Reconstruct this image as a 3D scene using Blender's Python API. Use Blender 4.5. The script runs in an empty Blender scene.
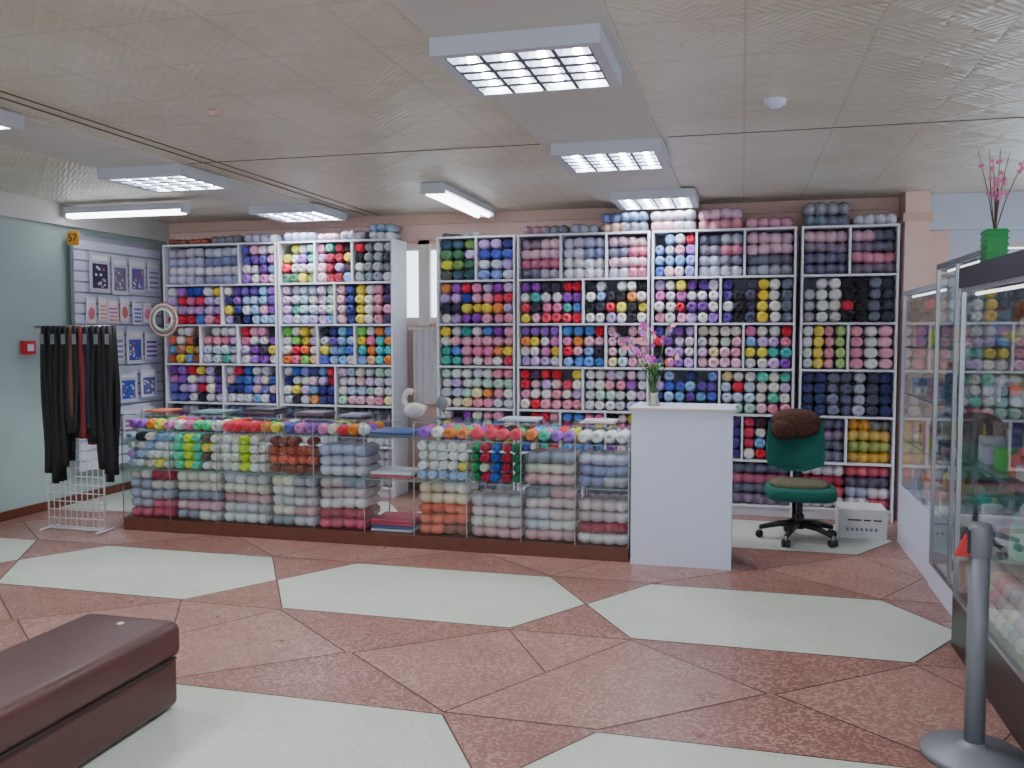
import bpy, bmesh, math, random
from mathutils import Vector, Matrix
random.seed(7)
scene = bpy.context.scene

def lin(c):
    o=[]
    for v in c[:3]:
        v=v/255.0
        o.append(v/12.92 if v<=0.04045 else ((v+0.055)/1.055)**2.4)
    return tuple(o)

# ---------------------------------------------------------------- materials
def mat(name,c,rough=.5,metal=0,noise=0,nscale=8,bump=0,bscale=60,coat=0,emit=None,estr=0,spec=.5):
    m=bpy.data.materials.new(name); m.use_nodes=True
    nt=m.node_tree; b=nt.nodes['Principled BSDF']
    col=lin(c)
    b.inputs['Base Color'].default_value=(*col,1)
    b.inputs['Roughness'].default_value=rough
    b.inputs['Metallic'].default_value=metal
    b.inputs['Coat Weight'].default_value=coat
    b.inputs['Specular IOR Level'].default_value=spec
    tc=nt.nodes.new('ShaderNodeTexCoord')
    if noise:
        n=nt.nodes.new('ShaderNodeTexNoise'); n.inputs['Scale'].default_value=nscale; n.inputs['Detail'].default_value=5
        nt.links.new(tc.outputs['Object'],n.inputs['Vector'])
        r=nt.nodes.new('ShaderNodeMapRange'); r.inputs['From Min'].default_value=.3; r.inputs['From Max'].default_value=.7
        r.inputs['To Min'].default_value=1-noise; r.inputs['To Max'].default_value=1+noise
        nt.links.new(n.outputs['Fac'],r.inputs['Value'])
        mx=nt.nodes.new('ShaderNodeVectorMath'); mx.operation='SCALE'
        mx.inputs[0].default_value=col
        nt.links.new(r.outputs['Result'],mx.inputs['Scale'])
        nt.links.new(mx.outputs['Vector'],b.inputs['Base Color'])
    if bump:
        n2=nt.nodes.new('ShaderNodeTexNoise'); n2.inputs['Scale'].default_value=bscale; n2.inputs['Detail'].default_value=3
        nt.links.new(tc.outputs['Object'],n2.inputs['Vector'])
        bp=nt.nodes.new('ShaderNodeBump'); bp.inputs['Strength'].default_value=bump; bp.inputs['Distance'].default_value=.01
        nt.links.new(n2.outputs['Fac'],bp.inputs['Height']); nt.links.new(bp.outputs['Normal'],b.inputs['Normal'])
    if emit is not None:
        b.inputs['Emission Color'].default_value=(*lin(emit),1); b.inputs['Emission Strength'].default_value=estr
    return m

def yarn_mat(name,gloss):
    m=bpy.data.materials.new(name); m.use_nodes=True
    nt=m.node_tree; b=nt.nodes['Principled BSDF']
    a=nt.nodes.new('ShaderNodeAttribute'); a.attribute_name='Col'
    l=nt.nodes.new('ShaderNodeAttribute'); l.attribute_name='loc'
    mp=nt.nodes.new('ShaderNodeMapping'); mp.inputs['Rotation'].default_value=(.5,.7,.6)
    nt.links.new(l.outputs['Vector'],mp.inputs['Vector'])
    w=nt.nodes.new('ShaderNodeTexWave'); w.inputs['Scale'].default_value=2.2; w.inputs['Distortion'].default_value=3; w.inputs['Detail'].default_value=2
    nt.links.new(mp.outputs['Vector'],w.inputs['Vector'])
    r=nt.nodes.new('ShaderNodeMapRange'); r.inputs['To Min'].default_value=.72; r.inputs['To Max'].default_value=1.18
    nt.links.new(w.outputs['Fac'],r.inputs['Value'])
    mx=nt.nodes.new('ShaderNodeVectorMath'); mx.operation='SCALE'
    nt.links.new(a.outputs['Color'],mx.inputs[0]); nt.links.new(r.outputs['Result'],mx.inputs['Scale'])
    nt.links.new(mx.outputs['Vector'],b.inputs['Base Color'])
    bp=nt.nodes.new('ShaderNodeBump'); bp.inputs['Strength'].default_value=.6; bp.inputs['Distance'].default_value=.006
    nt.links.new(w.outputs['Fac'],bp.inputs['Height']); nt.links.new(bp.outputs['Normal'],b.inputs['Normal'])
    b.inputs['Roughness'].default_value=.25 if gloss else .85
    if gloss: b.inputs['Coat Weight'].default_value=.8; b.inputs['Coat Roughness'].default_value=.12
    else: b.inputs['Sheen Weight'].default_value=.1
    return m
def col_mat(name,rough):
    m=bpy.data.materials.new(name); m.use_nodes=True
    nt=m.node_tree; b=nt.nodes['Principled BSDF']
    a=nt.nodes.new('ShaderNodeAttribute'); a.attribute_name='Col'
    nt.links.new(a.outputs['Color'],b.inputs['Base Color']); b.inputs['Roughness'].default_value=rough
    return m
def glass_mat(name,tint=(244,250,248),refl=.5):
    m=bpy.data.materials.new(name); m.use_nodes=True
    nt=m.node_tree; nt.nodes.remove(nt.nodes['Principled BSDF']); out=nt.nodes['Material Output']
    t=nt.nodes.new('ShaderNodeBsdfTransparent'); t.inputs['Color'].default_value=(*lin(tint),1)
    g=nt.nodes.new('ShaderNodeBsdfGlossy'); g.inputs['Roughness'].default_value=.02
    f=nt.nodes.new('ShaderNodeLayerWeight'); f.inputs['Blend'].default_value=.22
    mm=nt.nodes.new('ShaderNodeMath'); mm.operation='MULTIPLY_ADD'; mm.inputs[1].default_value=refl; mm.inputs[2].default_value=.05
    nt.links.new(f.outputs['Fresnel'],mm.inputs[0])
    x=nt.nodes.new('ShaderNodeMixShader')
    nt.links.new(mm.outputs[0],x.inputs[0]); nt.links.new(t.outputs[0],x.inputs[1]); nt.links.new(g.outputs[0],x.inputs[2])
    nt.links.new(x.outputs[0],out.inputs['Surface'])
    return m

M={}
M['yarn']=yarn_mat('wool_yarn',False); M['pack']=yarn_mat('bagged_yarn',True)
M['paint']=col_mat('printed_card',.45); M['fabric']=col_mat('dark_fabric',.7)
M['glass']=glass_mat('clear_glass')
M['glassedge']=mat('glass_edge_green',(120,150,146),.1)
M['shelf']=mat('shelf_white_laminate',(224,225,236),.45,noise=.03)
M['shelfback']=mat('shelf_back_panel',(165,165,178),.7,noise=.05)
M['white']=mat('white_laminate',(210,215,236),.35,noise=.02,nscale=2)
M['whiteedge']=mat('laminate_edge',(200,190,170),.5)
M['metal']=mat('brushed_aluminium',(180,182,188),.35,1)
M['greymetal']=mat('grey_painted_steel',(122,124,132),.45,.2)
M['whitewire']=mat('white_wire',(225,225,228),.4)
M['black']=mat('black_gloss',(14,14,17),.3)
M['blackplastic']=mat('black_plastic',(22,22,24),.45)
M['brownwood']=mat('plinth_redwood',(98,54,40),.4,noise=.15,nscale=14)
M['leather']=mat('brown_leather',(76,44,41),.42,noise=.08,nscale=6,bump=.15,bscale=120,coat=.05)
M['leatherdark']=mat('bench_seam',(40,22,20),.5)
M['green']=mat('green_upholstery',(12,92,80),.85,noise=.08,nscale=40,bump=.3,bscale=300)
M['fur']=mat('brown_fur',(82,50,40),.95,noise=.4,nscale=45,bump=1,bscale=120)
M['seatpad']=mat('khaki_pad',(92,88,66),.9,noise=.3,nscale=50,bump=.6,bscale=150)
M['wallpeach']=mat('wall_paint_peach',(232,198,186),.7,noise=.04,nscale=3)
M['wallgreen']=mat('wall_paint_green',(160,180,178),.6,noise=.05,nscale=2.5,bump=.1,bscale=60)
M['wallpale']=mat('wall_paint_pale',(196,206,222),.7,noise=.03)
M['trimp']=mat('trim_peach',(214,178,162),.6)
M['frame']=mat('window_frame_white',(215,205,198),.5)
M['louver']=mat('louver_reflector',(175,180,190),.25,.8)
M['louveredge']=mat('louver_edge',(98,102,114),.5,.3)
M['housing']=mat('fixture_housing',(192,195,206),.45)
M['strip']=mat('ceiling_board',(196,195,192),.6,noise=.05,nscale=2)
M['tube']=mat('fluorescent_tube',(255,255,255),.3,emit=(245,248,255),estr=10)
M['ledstrip']=mat('case_light_strip',(255,255,255),.3,emit=(245,248,255),estr=5)
M['red']=mat('red_plastic',(190,25,25),.4)
M['orange']=mat('sign_orange',(220,150,40),.5)
M['ink']=mat('sign_ink',(40,30,30),.6)
M['crack']=mat('ceiling_joint',(112,98,78),.7)
M['carton']=mat('white_carton',(205,205,205),.8,noise=.05)
M['potgreen']=mat('green_pot',(20,160,75),.35)
M['leaf']=mat('leaf_green',(60,110,50),.6)
M['stem']=mat('stem_brown',(110,85,65),.8)
M['petal']=mat('petal_purple',(190,80,190),.6)
M['petalpink']=mat('petal_pink',(235,150,175),.6)
M['offwhite']=mat('knit_offwhite',(205,202,200),.9,bump=.5,bscale=90)
M['grout']=mat('floor_seam',(80,58,53),.6)
M['curtain']=mat('curtain_pale',(215,210,215),.8,noise=.05)

def terrazzo(name,base,specks,amount=.62,rough=.24,mxs=.5):
    m=bpy.data.materials.new(name); m.use_nodes=True
    nt=m.node_tree; b=nt.nodes['Principled BSDF']; L=nt.links
    tc=nt.nodes.new('ShaderNodeTexCoord')
    v=nt.nodes.new('ShaderNodeTexVoronoi'); v.inputs['Scale'].default_value=80
    L.new(tc.outputs['Object'],v.inputs['Vector'])
    sep=nt.nodes.new('ShaderNodeSeparateColor'); L.new(v.outputs['Color'],sep.inputs[0])
    g=nt.nodes.new('ShaderNodeMath'); g.operation='GREATER_THAN'; g.inputs[1].default_value=amount
    L.new(sep.outputs[0],g.inputs[0])
    n4=nt.nodes.new('ShaderNodeTexNoise'); n4.inputs['Scale'].default_value=2.2; n4.inputs['Detail'].default_value=6; n4.inputs['Roughness'].default_value=.7
    L.new(tc.outputs['Object'],n4.inputs['Vector'])
    r4=nt.nodes.new('ShaderNodeMapRange'); r4.inputs['From Min'].default_value=.35; r4.inputs['From Max'].default_value=.7; r4.inputs['To Min'].default_value=.2; r4.inputs['To Max'].default_value=mxs
    L.new(n4.outputs['Fac'],r4.inputs['Value'])
    g2=nt.nodes.new('ShaderNodeMath'); g2.operation='MULTIPLY'
    L.new(g.outputs[0],g2.inputs[0]); L.new(r4.outputs['Result'],g2.inputs[1])
    n=nt.nodes.new('ShaderNodeTexNoise'); n.inputs['Scale'].default_value=1.3; n.inputs['Detail'].default_value=6
    L.new(tc.outputs['Object'],n.inputs['Vector'])
    r=nt.nodes.new('ShaderNodeMapRange'); r.inputs['From Min'].default_value=.3; r.inputs['From Max'].default_value=.7
    r.inputs['To Min'].default_value=.9; r.inputs['To Max'].default_value=1.08
    L.new(n.outputs['Fac'],r.inputs['Value'])
    mx=nt.nodes.new('ShaderNodeMix'); mx.data_type='RGBA'
    mx.inputs['A'].default_value=(*lin(base),1); mx.inputs['B'].default_value=(*lin(specks),1)
    L.new(g2.outputs[0],mx.inputs['Factor'])
    sc=nt.nodes.new('ShaderNodeVectorMath'); sc.operation='SCALE'
    L.new(mx.outputs['Result'],sc.inputs[0]); L.new(r.outputs['Result'],sc.inputs['Scale'])
    L.new(sc.outputs['Vector'],b.inputs['Base Color'])
    r2=nt.nodes.new('ShaderNodeMapRange'); r2.inputs['To Min'].default_value=rough-.06; r2.inputs['To Max'].default_value=rough+.25
    n3=nt.nodes.new('ShaderNodeTexNoise'); n3.inputs['Scale'].default_value=5; n3.inputs['Detail'].default_value=8
    L.new(tc.outputs['Object'],n3.inputs['Vector'])
    L.new(n3.outputs['Fac'],r2.inputs['Value']); L.new(r2.outputs['Result'],b.inputs['Roughness'])
    return m
M['tred']=terrazzo('terrazzo_red',(132,90,81),(202,166,154))
M['tred2']=terrazzo('terrazzo_red_light',(146,105,95),(208,175,162))
M['twhite']=terrazzo('terrazzo_white',(192,197,186),(168,174,163),.6,.27)

def ceiling_mat():
    m=bpy.data.materials.new('ceiling_embossed_tile'); m.use_nodes=True
    nt=m.node_tree; b=nt.nodes['Principled BSDF']; L=nt.links
    def math_(op,a,b_=None,c_=None):
        n=nt.nodes.new('ShaderNodeMath'); n.operation=op
        for i,v in enumerate((a,b_,c_)):
            if v is None: continue
            if isinstance(v,(int,float)): n.inputs[i].default_value=v
            else: L.new(v,n.inputs[i])
        return n.outputs[0]
    tc=nt.nodes.new('ShaderNodeTexCoord')
    n=nt.nodes.new('ShaderNodeTexNoise'); n.inputs['Scale'].default_value=.55; n.inputs['Detail'].default_value=6; n.inputs['Roughness'].default_value=.6
    L.new(tc.outputs['Object'],n.inputs['Vector'])
    cr=nt.nodes.new('ShaderNodeValToRGB')
    cr.color_ramp.elements[0].position=.36; cr.color_ramp.elements[0].color=(*lin((198,190,170)),1)
    cr.color_ramp.elements[1].position=.66; cr.color_ramp.elements[1].color=(*lin((221,218,208)),1)
    L.new(n.outputs['Fac'],cr.inputs[0])
    sp=nt.nodes.new('ShaderNodeSeparateXYZ'); L.new(tc.outputs['Object'],sp.inputs[0])
    T=.5
    fx=math_('SUBTRACT',math_('FRACT',math_('DIVIDE',sp.outputs[0],T)),.5)
    fy=math_('SUBTRACT',math_('FRACT',math_('DIVIDE',sp.outputs[1],T)),.5)
    ax=math_('ABSOLUTE',fx); ay=math_('ABSOLUTE',fy)
    dd=math_('ABSOLUTE',math_('SUBTRACT',ax,ay))
    d=math_('ADD',ax,ay)
    leafw=math_('MULTIPLY',math_('ABSOLUTE',math_('SINE',math_('MULTIPLY',d,6.283))),.17)
    leaf=math_('SMOOTH_MAX',math_('SUBTRACT',1.0,math_('DIVIDE',dd,math_('ADD',leafw,.01))),0.0,.1)
    rib=math_('MULTIPLY',math_('SINE',math_('MULTIPLY',d,63)),.22)
    edge=math_('MAXIMUM',ax,ay)
    diam=math_('LESS_THAN',math_('ABSOLUTE',math_('SUBTRACT',d,.5)),.022)
    seam=math_('GREATER_THAN',edge,.487)
    h=math_('ADD',math_('ADD',leaf,rib),math_('MULTIPLY',diam,.4))
    h2=math_('SUBTRACT',h,math_('MULTIPLY',seam,1.2))
    bp=nt.nodes.new('ShaderNodeBump'); bp.inputs['Strength'].default_value=.65; bp.inputs['Distance'].default_value=.008
    L.new(h2,bp.inputs['Height']); L.new(bp.outputs['Normal'],b.inputs['Normal'])
    k=math_('SUBTRACT',math_('MULTIPLY_ADD',h,.035,.965),math_('MULTIPLY',seam,.14))
    sc=nt.nodes.new('ShaderNodeVectorMath'); sc.operation='SCALE'
    L.new(cr.outputs['Color'],sc.inputs[0]); L.new(k,sc.inputs['Scale'])
    L.new(sc.outputs['Vector'],b.inputs['Base Color'])
    b.inputs['Roughness'].default_value=.36
    return m
M['ceiling']=ceiling_mat()

# ---------------------------------------------------------------- mesh builder
class MB:
    def __init__(s): s.V=[];s.F=[];s.MI=[];s.S=[];s.C=[];s.L=[];s.mats=[];s.T=None
    def mi(s,m):
        if m not in s.mats: s.mats.append(m)
        return s.mats.index(m)
    def add(s,V,F,m,smooth=False,color=(1,1,1),locs=None):
        o=len(s.V); k=s.mi(m)
        if s.T is not None: V=[tuple(s.T@Vector(v)) for v in V]
        s.V.extend(V); s.C.extend([(*color[:3],1)]*len(V)); s.L.extend(locs if locs else V)
        for f in F: s.F.append(tuple(i+o for i in f)); s.MI.append(k); s.S.append(smooth)
    def box(s,x0,x1,y0,y1,z0,z1,m,color=(1,1,1)):
        V=[(x0,y0,z0),(x1,y0,z0),(x1,y1,z0),(x0,y1,z0),(x0,y0,z1),(x1,y0,z1),(x1,y1,z1),(x0,y1,z1)]
        F=[(0,3,2,1),(4,5,6,7),(0,1,5,4),(1,2,6,5),(2,3,7,6),(3,0,4,7)]
        s.add(V,F,m,False,color)
    def pane(s,x0,x1,y0,y1,z0,z1,m):
        d=[x1-x0,y1-y0,z1-z0]; k=d.index(min(d))
        if k==0: x=(x0+x1)/2; V=[(x,y0,z0),(x,y1,z0),(x,y1,z1),(x,y0,z1)]
        elif k==1: y=(y0+y1)/2; V=[(x0,y,z0),(x1,y,z0),(x1,y,z1),(x0,y,z1)]
        else: z=(z0+z1)/2; V=[(x0,y0,z),(x1,y0,z),(x1,y1,z),(x0,y1,z)]
        s.add(V,[(0,1,2,3)],m)
    def rbox(s,x0,x1,y0,y1,z0,z1,m,r=.02,seg=3,color=(1,1,1)):
        bm=bmesh.new(); bmesh.ops.create_cube(bm,size=1)
        for v in bm.verts:
            v.co=Vector(((x0+x1)/2+v.co.x*(x1-x0),(y0+y1)/2+v.co.y*(y1-y0),(z0+z1)/2+v.co.z*(z1-z0)))
        bmesh.ops.bevel(bm,geom=bm.edges[:],offset=r,segments=seg,profile=.5,affect='EDGES')
        bm.verts.index_update()
        s.add([tuple(v.co) for v in bm.verts],[tuple(v.index for v in f.verts) for f in bm.faces],m,True,color); bm.free()
    def tube(s,pts,r,m,seg=8,cap=True,color=(1,1,1)):
        P=[Vector(p) for p in pts]; n=len(P)
        R=r if isinstance(r,(list,tuple)) else [r]*n
        V=[];F=[]
        up=None
        for i,p in enumerate(P):
            t=(P[min(i+1,n-1)]-P[max(i-1,0)]).normalized()
            if up is None:
                up=Vector((0,0,1)) if abs(t.z)<.9 else Vector((1,0,0))
            a=t.cross(up).normalized(); bb=a.cross(t).normalized(); up=bb
            for j in range(seg):
                an=2*math.pi*j/seg
                V.append(tuple(p+(a*math.cos(an)+bb*math.sin(an))*R[i]))
        for i in range(n-1):
            for j in range(seg):
                k=(j+1)%seg
                F.append((i*seg+j,i*seg+k,(i+1)*seg+k,(i+1)*seg+j))
        if cap:
            F.append(tuple(range(seg))[::-1]); F.append(tuple((n-1)*seg+j for j in range(seg)))
        s.add(V,F,m,True,color)
    def lathe(s,c,prof,m,seg=20,color=(1,1,1)):
        V=[];F=[];n=len(prof)
        for (r,z) in prof:
            for j in range(seg):
                a=2*math.pi*j/seg; V.append((c[0]+r*math.cos(a),c[1]+r*math.sin(a),c[2]+z))
        for i in range(n-1):
            for j in range(seg):
                k=(j+1)%seg; F.append((i*seg+j,i*seg+k,(i+1)*seg+k,(i+1)*seg+j))
        s.add(V,F,m,True,color)
    def ell(s,c,rx,ry,rz,m,e=1,seg=20,rings=12,color=(1,1,1),jit=0):
        V=[];F=[]
        def p(v,e): return math.copysign(abs(v)**e,v)
        for i in range(rings+1):
            ph=-math.pi/2+math.pi*i/rings
            for j in range(seg):
                a=2*math.pi*j/seg
                k=1+random.uniform(-jit,jit)
                V.append((c[0]+rx*k*p(math.cos(ph),e)*p(math.cos(a),e),c[1]+ry*k*p(math.cos(ph),e)*p(math.sin(a),e),c[2]+rz*k*p(math.sin(ph),e)))
        for i in range(rings):
            for j in range(seg):
                k=(j+1)%seg; F.append((i*seg+j,i*seg+k,(i+1)*seg+k,(i+1)*seg+j))
        s.add(V,F,m,True,color)
    def skein(s,c,rx,rz,L,m,color,seg=10,axis='y'):
        rings=[(.28,.008),(.6,0),(.88,.018),(1,.05),(1,max(.06,L-.04)),(.7,L)]
        R=(rx+rz)/2; ph=random.uniform(0,6); off=random.uniform(0,20); t=random.uniform(-.004,.004)
        V=[];Lc=[]
        def put(dx,dy,dz):
            if axis=='y': V.append((c[0]+dx+t*dy*10,c[1]+dy,c[2]+dz))
            else: V.append((c[0]+dy,c[1]+dx,c[2]+dz))
            Lc.append((dx/R+off,dy/R,dz/R))
        put(0,.016,0)
        for (f,y) in rings:
            for j in range(seg):
                a=ph+2*math.pi*j/seg
                put(math.cos(a)*rx*f,y,math.sin(a)*rz*f)
        F=[(0,1+(j+1)%seg,1+j) for j in range(seg)]
        for i in range(len(rings)-1):
            for j in range(seg):
                k=(j+1)%seg
                F.append((1+i*seg+j,1+i*seg+k,1+(i+1)*seg+k,1+(i+1)*seg+j))
        s.add(V,F,m,True,color,Lc)
    def bag(s,x0,x1,y0,D,z0,h,m,ca,cb,lumps):
        nx=lumps*6; nz=6; V=[];Lc=[];F=[]; off=random.uniform(0,9)
        sag=random.uniform(-.008,.008); ph=random.uniform(0,6)
        for side in (0,1):
            for i in range(nx+1):
                u=i/nx; x=x0+(x1-x0)*u
                l=abs(math.sin(math.pi*u*lumps)); e=min(1,min(u,1-u)*lumps*2.2)
                hh=h/2*(.84+.30*l)*(.7+.3*math.sqrt(e))
                for j in range(nz+1):
                    v=-1+2*j/nz; c=math.sqrt(max(0,1-v*v*.985))
                    z=z0+h/2+v*hh+sag*math.sin(u*5+ph)
                    if side==0: y=y0+.06-(.06*c*(.35+.65*l))*(.5+.5*e)
                    else: y=y0+D
                    V.append((x,y,z)); Lc.append((u*lumps*3+off,v*1.2,0))
        N=(nx+1)*(nz+1)
        for i in range(nx):
            for j in range(nz):
                a=i*(nz+1)+j; b=a+nz+1
                F.append((a,b,b+1,a+1)); F.append((N+a,N+a+1,N+b+1,N+b))
            a=i*(nz+1); b=a+nz+1
            F.append((a,N+a,N+b,b)); F.append((a+nz,b+nz,N+b+nz,N+a+nz))
        for j in range(nz):
            F.append((j,j+1,N+j+1,N+j)); a=nx*(nz+1)+j; F.append((a,N+a,N+a+1,a+1))
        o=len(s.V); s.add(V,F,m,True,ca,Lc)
        sh=[random.uniform(.82,1.12) for _ in range(lumps+1)]
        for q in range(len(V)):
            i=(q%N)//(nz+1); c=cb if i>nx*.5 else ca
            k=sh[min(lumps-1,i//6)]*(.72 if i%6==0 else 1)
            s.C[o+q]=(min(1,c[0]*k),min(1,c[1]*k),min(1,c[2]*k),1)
    def obj(s,name,bevel=0,parent=None):
        me=bpy.data.meshes.new(name); me.from_pydata(s.V,[],s.F)
        for m in s.mats: me.materials.append(m)
        me.polygons.foreach_set('material_index',s.MI); me.polygons.foreach_set('use_smooth',s.S)
        ca=me.attributes.new('Col','FLOAT_COLOR','POINT'); ca.data.foreach_set('color',[x for c in s.C for x in c])
        la=me.attributes.new('loc','FLOAT_VECTOR','POINT'); la.data.foreach_set('vector',[x for c in s.L for x in c])
        me.update()
        o=bpy.data.objects.new(name,me); scene.collection.objects.link(o)
        if bevel:
            b=o.modifiers.new('bevel','BEVEL'); b.width=bevel; b.segments=2; b.limit_method='ANGLE'
        if parent: o.parent=parent
        return o

# ---------------------------------------------------------------- room shell
H=2.8; XL=-6.1; XR=6.0; YB=8.45; YF=-4.0
f=MB(); f.box(XL,XR,YF,YB,-.1,0,M['tred'])
def poly(mb,pts,z,m): mb.add([(x,y,z) for x,y in pts],[tuple(range(len(pts)))],m)
def line(mb,a,b,w,z,m):
    a=Vector((a[0],a[1]));b=Vector((b[0],b[1])); d=(b-a).normalized(); n=Vector((-d.y,d.x))*w/2
    poly(mb,[a-n,b-n,b+n,a+n],z,m)
PX,PY=2.035,2.17
def clipx(v): return max(XL+.01,min(XR-.01,v))
for j in range(-3,3):
    for i in range(-2,4):
        cx=-1.885+PX*i; cy=5.08+PY*j
        hexp=[(cx-1.015,cy),(cx-.69,cy-.52),(cx+.69,cy-.52),(cx+1.015,cy),(cx+.69,cy+.52),(cx-.69,cy+.52)]
        if cy+.5<YB and XL<cx+.9 and cx-.9<XR and cy-.5>YF:
            poly(f,[(clipx(x),y) for x,y in hexp],.0010,M['twhite'])
            for k in range(6):
                a,b=hexp[k],hexp[(k+1)%6]
                if all(XL<q[0]<XR for q in(a,b)): line(f,a,b,.008,.0016,M['grout'])
        rx,ry=cx+PX/2,cy+PY/2
        if XL<rx-1 and rx+1<XR and YF<ry-.6 and ry+.6<YB:
            hx=[(rx-1.0,ry),(rx-.33,ry-.54),(rx+.33,ry-.54),(rx+1.0,ry),(rx+.33,ry+.54),(rx-.33,ry+.54)]
            poly(f,hx,.0008,M['tred2'] )
            for k in range(6): line(f,hx[k],hx[(k+1)%6],.008,.0014,M['grout'])
            line(f,(rx-.33,ry-.54),(rx+.33,ry+.54),.008,.0014,M['grout'])
            line(f,(rx-.33,ry+.54),(rx-.01,ry),.008,.0014,M['grout'])
f.obj('floor')
c=MB(); c.box(XL,XR,YF,YB,H,H+.1,M['ceiling']); c.obj('ceiling')

def wallx(name,x0,x1,y0,y1,z1,holes,m):
    w=MB(); xs=x0
    for (a,b,z0h,z1h) in sorted(holes):
        w.box(xs,a,y0,y1,0,z1,m)
        w.box(a,b,y0,y1,0,z0h,m); w.box(a,b,y0,y1,z1h,z1,m); xs=b
    w.box(xs,x1,y0,y1,0,z1,m); return w.obj(name)
wallx('wall_back',XL,1.75,YB,YB+.15,H,[(-3.45,-2.5,1.72,2.5)],M['wallpeach'])
wallx('wall_back_right',1.75,XR,YB,YB+.15,H,[(2.1,3.5,.9,2.4),(3.9,5.4,.9,2.4)],M['wallpale'])
w=MB(); w.box(XL-.15,XL,YF,YB+.15,0,H,M['wallgreen']); w.obj('wall_left')
w=MB()
ys=YF
for (a,b) in [(-3,-1),(0,2),(3,5),(6,7.8)]:
    w.box(XR,XR+.15,ys,a,0,H,M['wallpale']); w.box(XR,XR+.15,a,b,0,.9,M['wallpale']); w.box(XR,XR+.15,a,b,2.5,H,M['wallpale']); ys=b
w.box(XR,XR+.15,ys,YB+.15,0,H,M['wallpale']); w.obj('wall_right')
wallx('wall_front',XL,XR,YF-.15,YF,H,[(-5.5,-3,.6,2.6),(-2.2,.4,.6,2.6),(1.2,4.6,.6,2.6)],M['wallpale'])
def win(name,x0,x1,z0,z1,y,nm=1):
    w=MB(); t=.05
    w.box(x0,x1,y,y+.07,z0,z0+t,M['frame']); w.box(x0,x1,y,y+.07,z1-t,z1,M['frame'])
    for i in range(nm+2):
        xx=x0+(x1-x0-t)*i/(nm+1); w.box(xx,xx+t,y,y+.07,z0+t,z1-t,M['frame'])
    w.pane(x0+t,x1-t,y+.03,y+.036,z0+t,z1-t,M['glass'])
    return w.obj(name)
win('window_1',-3.45,-2.5,1.72,2.5,YB+.04,2)
win('window_2',2.1,3.5,.9,2.4,YB+.04); win('window_3',3.9,5.4,.9,2.4,YB+.04)
t=MB(); t.box(XL,1.75,YB-.04,YB,H-.1,H,M['trimp']); t.box(-3.16,-3.04,YB-.05,YB,1.68,2.54,M['frame']); t.box(-3.5,-2.45,YB-.05,YB,2.5,2.54,M['trimp']); t.obj('trim_1')
t=MB(); t.box(XL,XL+.05,YF,YB-.04,2.6,H,M['strip']); t.obj('trim_2')
b=MB(); b.box(XL,XL+.02,YF,YB,0,.08,M['brownwood']); b.obj('baseboard_left')
b=MB(); b.box(XL+.02,XR,YB-.02,YB,0,.08,M['brownwood']); b.obj('baseboard_back')
p=MB(); p.box(1.33,1.52,8.1,YB-.05,0,H,M['wallpeach']); p.box(1.31,1.54,8.08,YB-.05,2.55,2.62,M['trimp']); p.obj('pillar')
t=MB(); t.box(1.52,XR,YB-.12,YB,2.5,H,M['wallpale']); t.obj('trim_5')
cu=MB(); n=24; V=[];F=[]
for i in range(n+1):
    x=-3.2+.5*i/n; y=YB-.1+.02*math.sin(i*1.9)
    V+= [(x,y,.9),(x,y,1.64)]
for i in range(n): F.append((2*i,2*i+2,2*i+3,2*i+1))
cu.add(V,F,M['curtain'],True); cu.box(-3.25,-2.65,YB-.12,YB-.06,1.64,1.67,M['frame'])
cu.obj('curtain')
s=MB(); s.box(-1.23,-.5,-3.5,8.38,H-.012,H,M['strip']); s.box(-4.5,-3.83,-3.5,8.38,H-.012,H,M['strip']); s.obj('trim_3')
s=MB()
s.box(-3.56,-3.552,-3.5,8.38,H-.006,H,M['crack'])
for y in (1.75,): s.box(XL+.1,-4.55,y,y+.006,H-.006,H,M['crack']); s.box(-3.78,-1.25,y,y+.006,H-.006,H,M['crack']);
s.box(-.45,XR-.1,5.5,5.504,H-.004,H,M['crack']); s.box(-3.78,-1.25,5.5,5.504,H-.004,H,M['crack'])
s.tube([(-3.66,-3,H-.006),(-3.64,3,H-.006),(-3.67,8.3,H-.006)],.004,M['crack'],6)
s.obj('trim_4')

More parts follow.
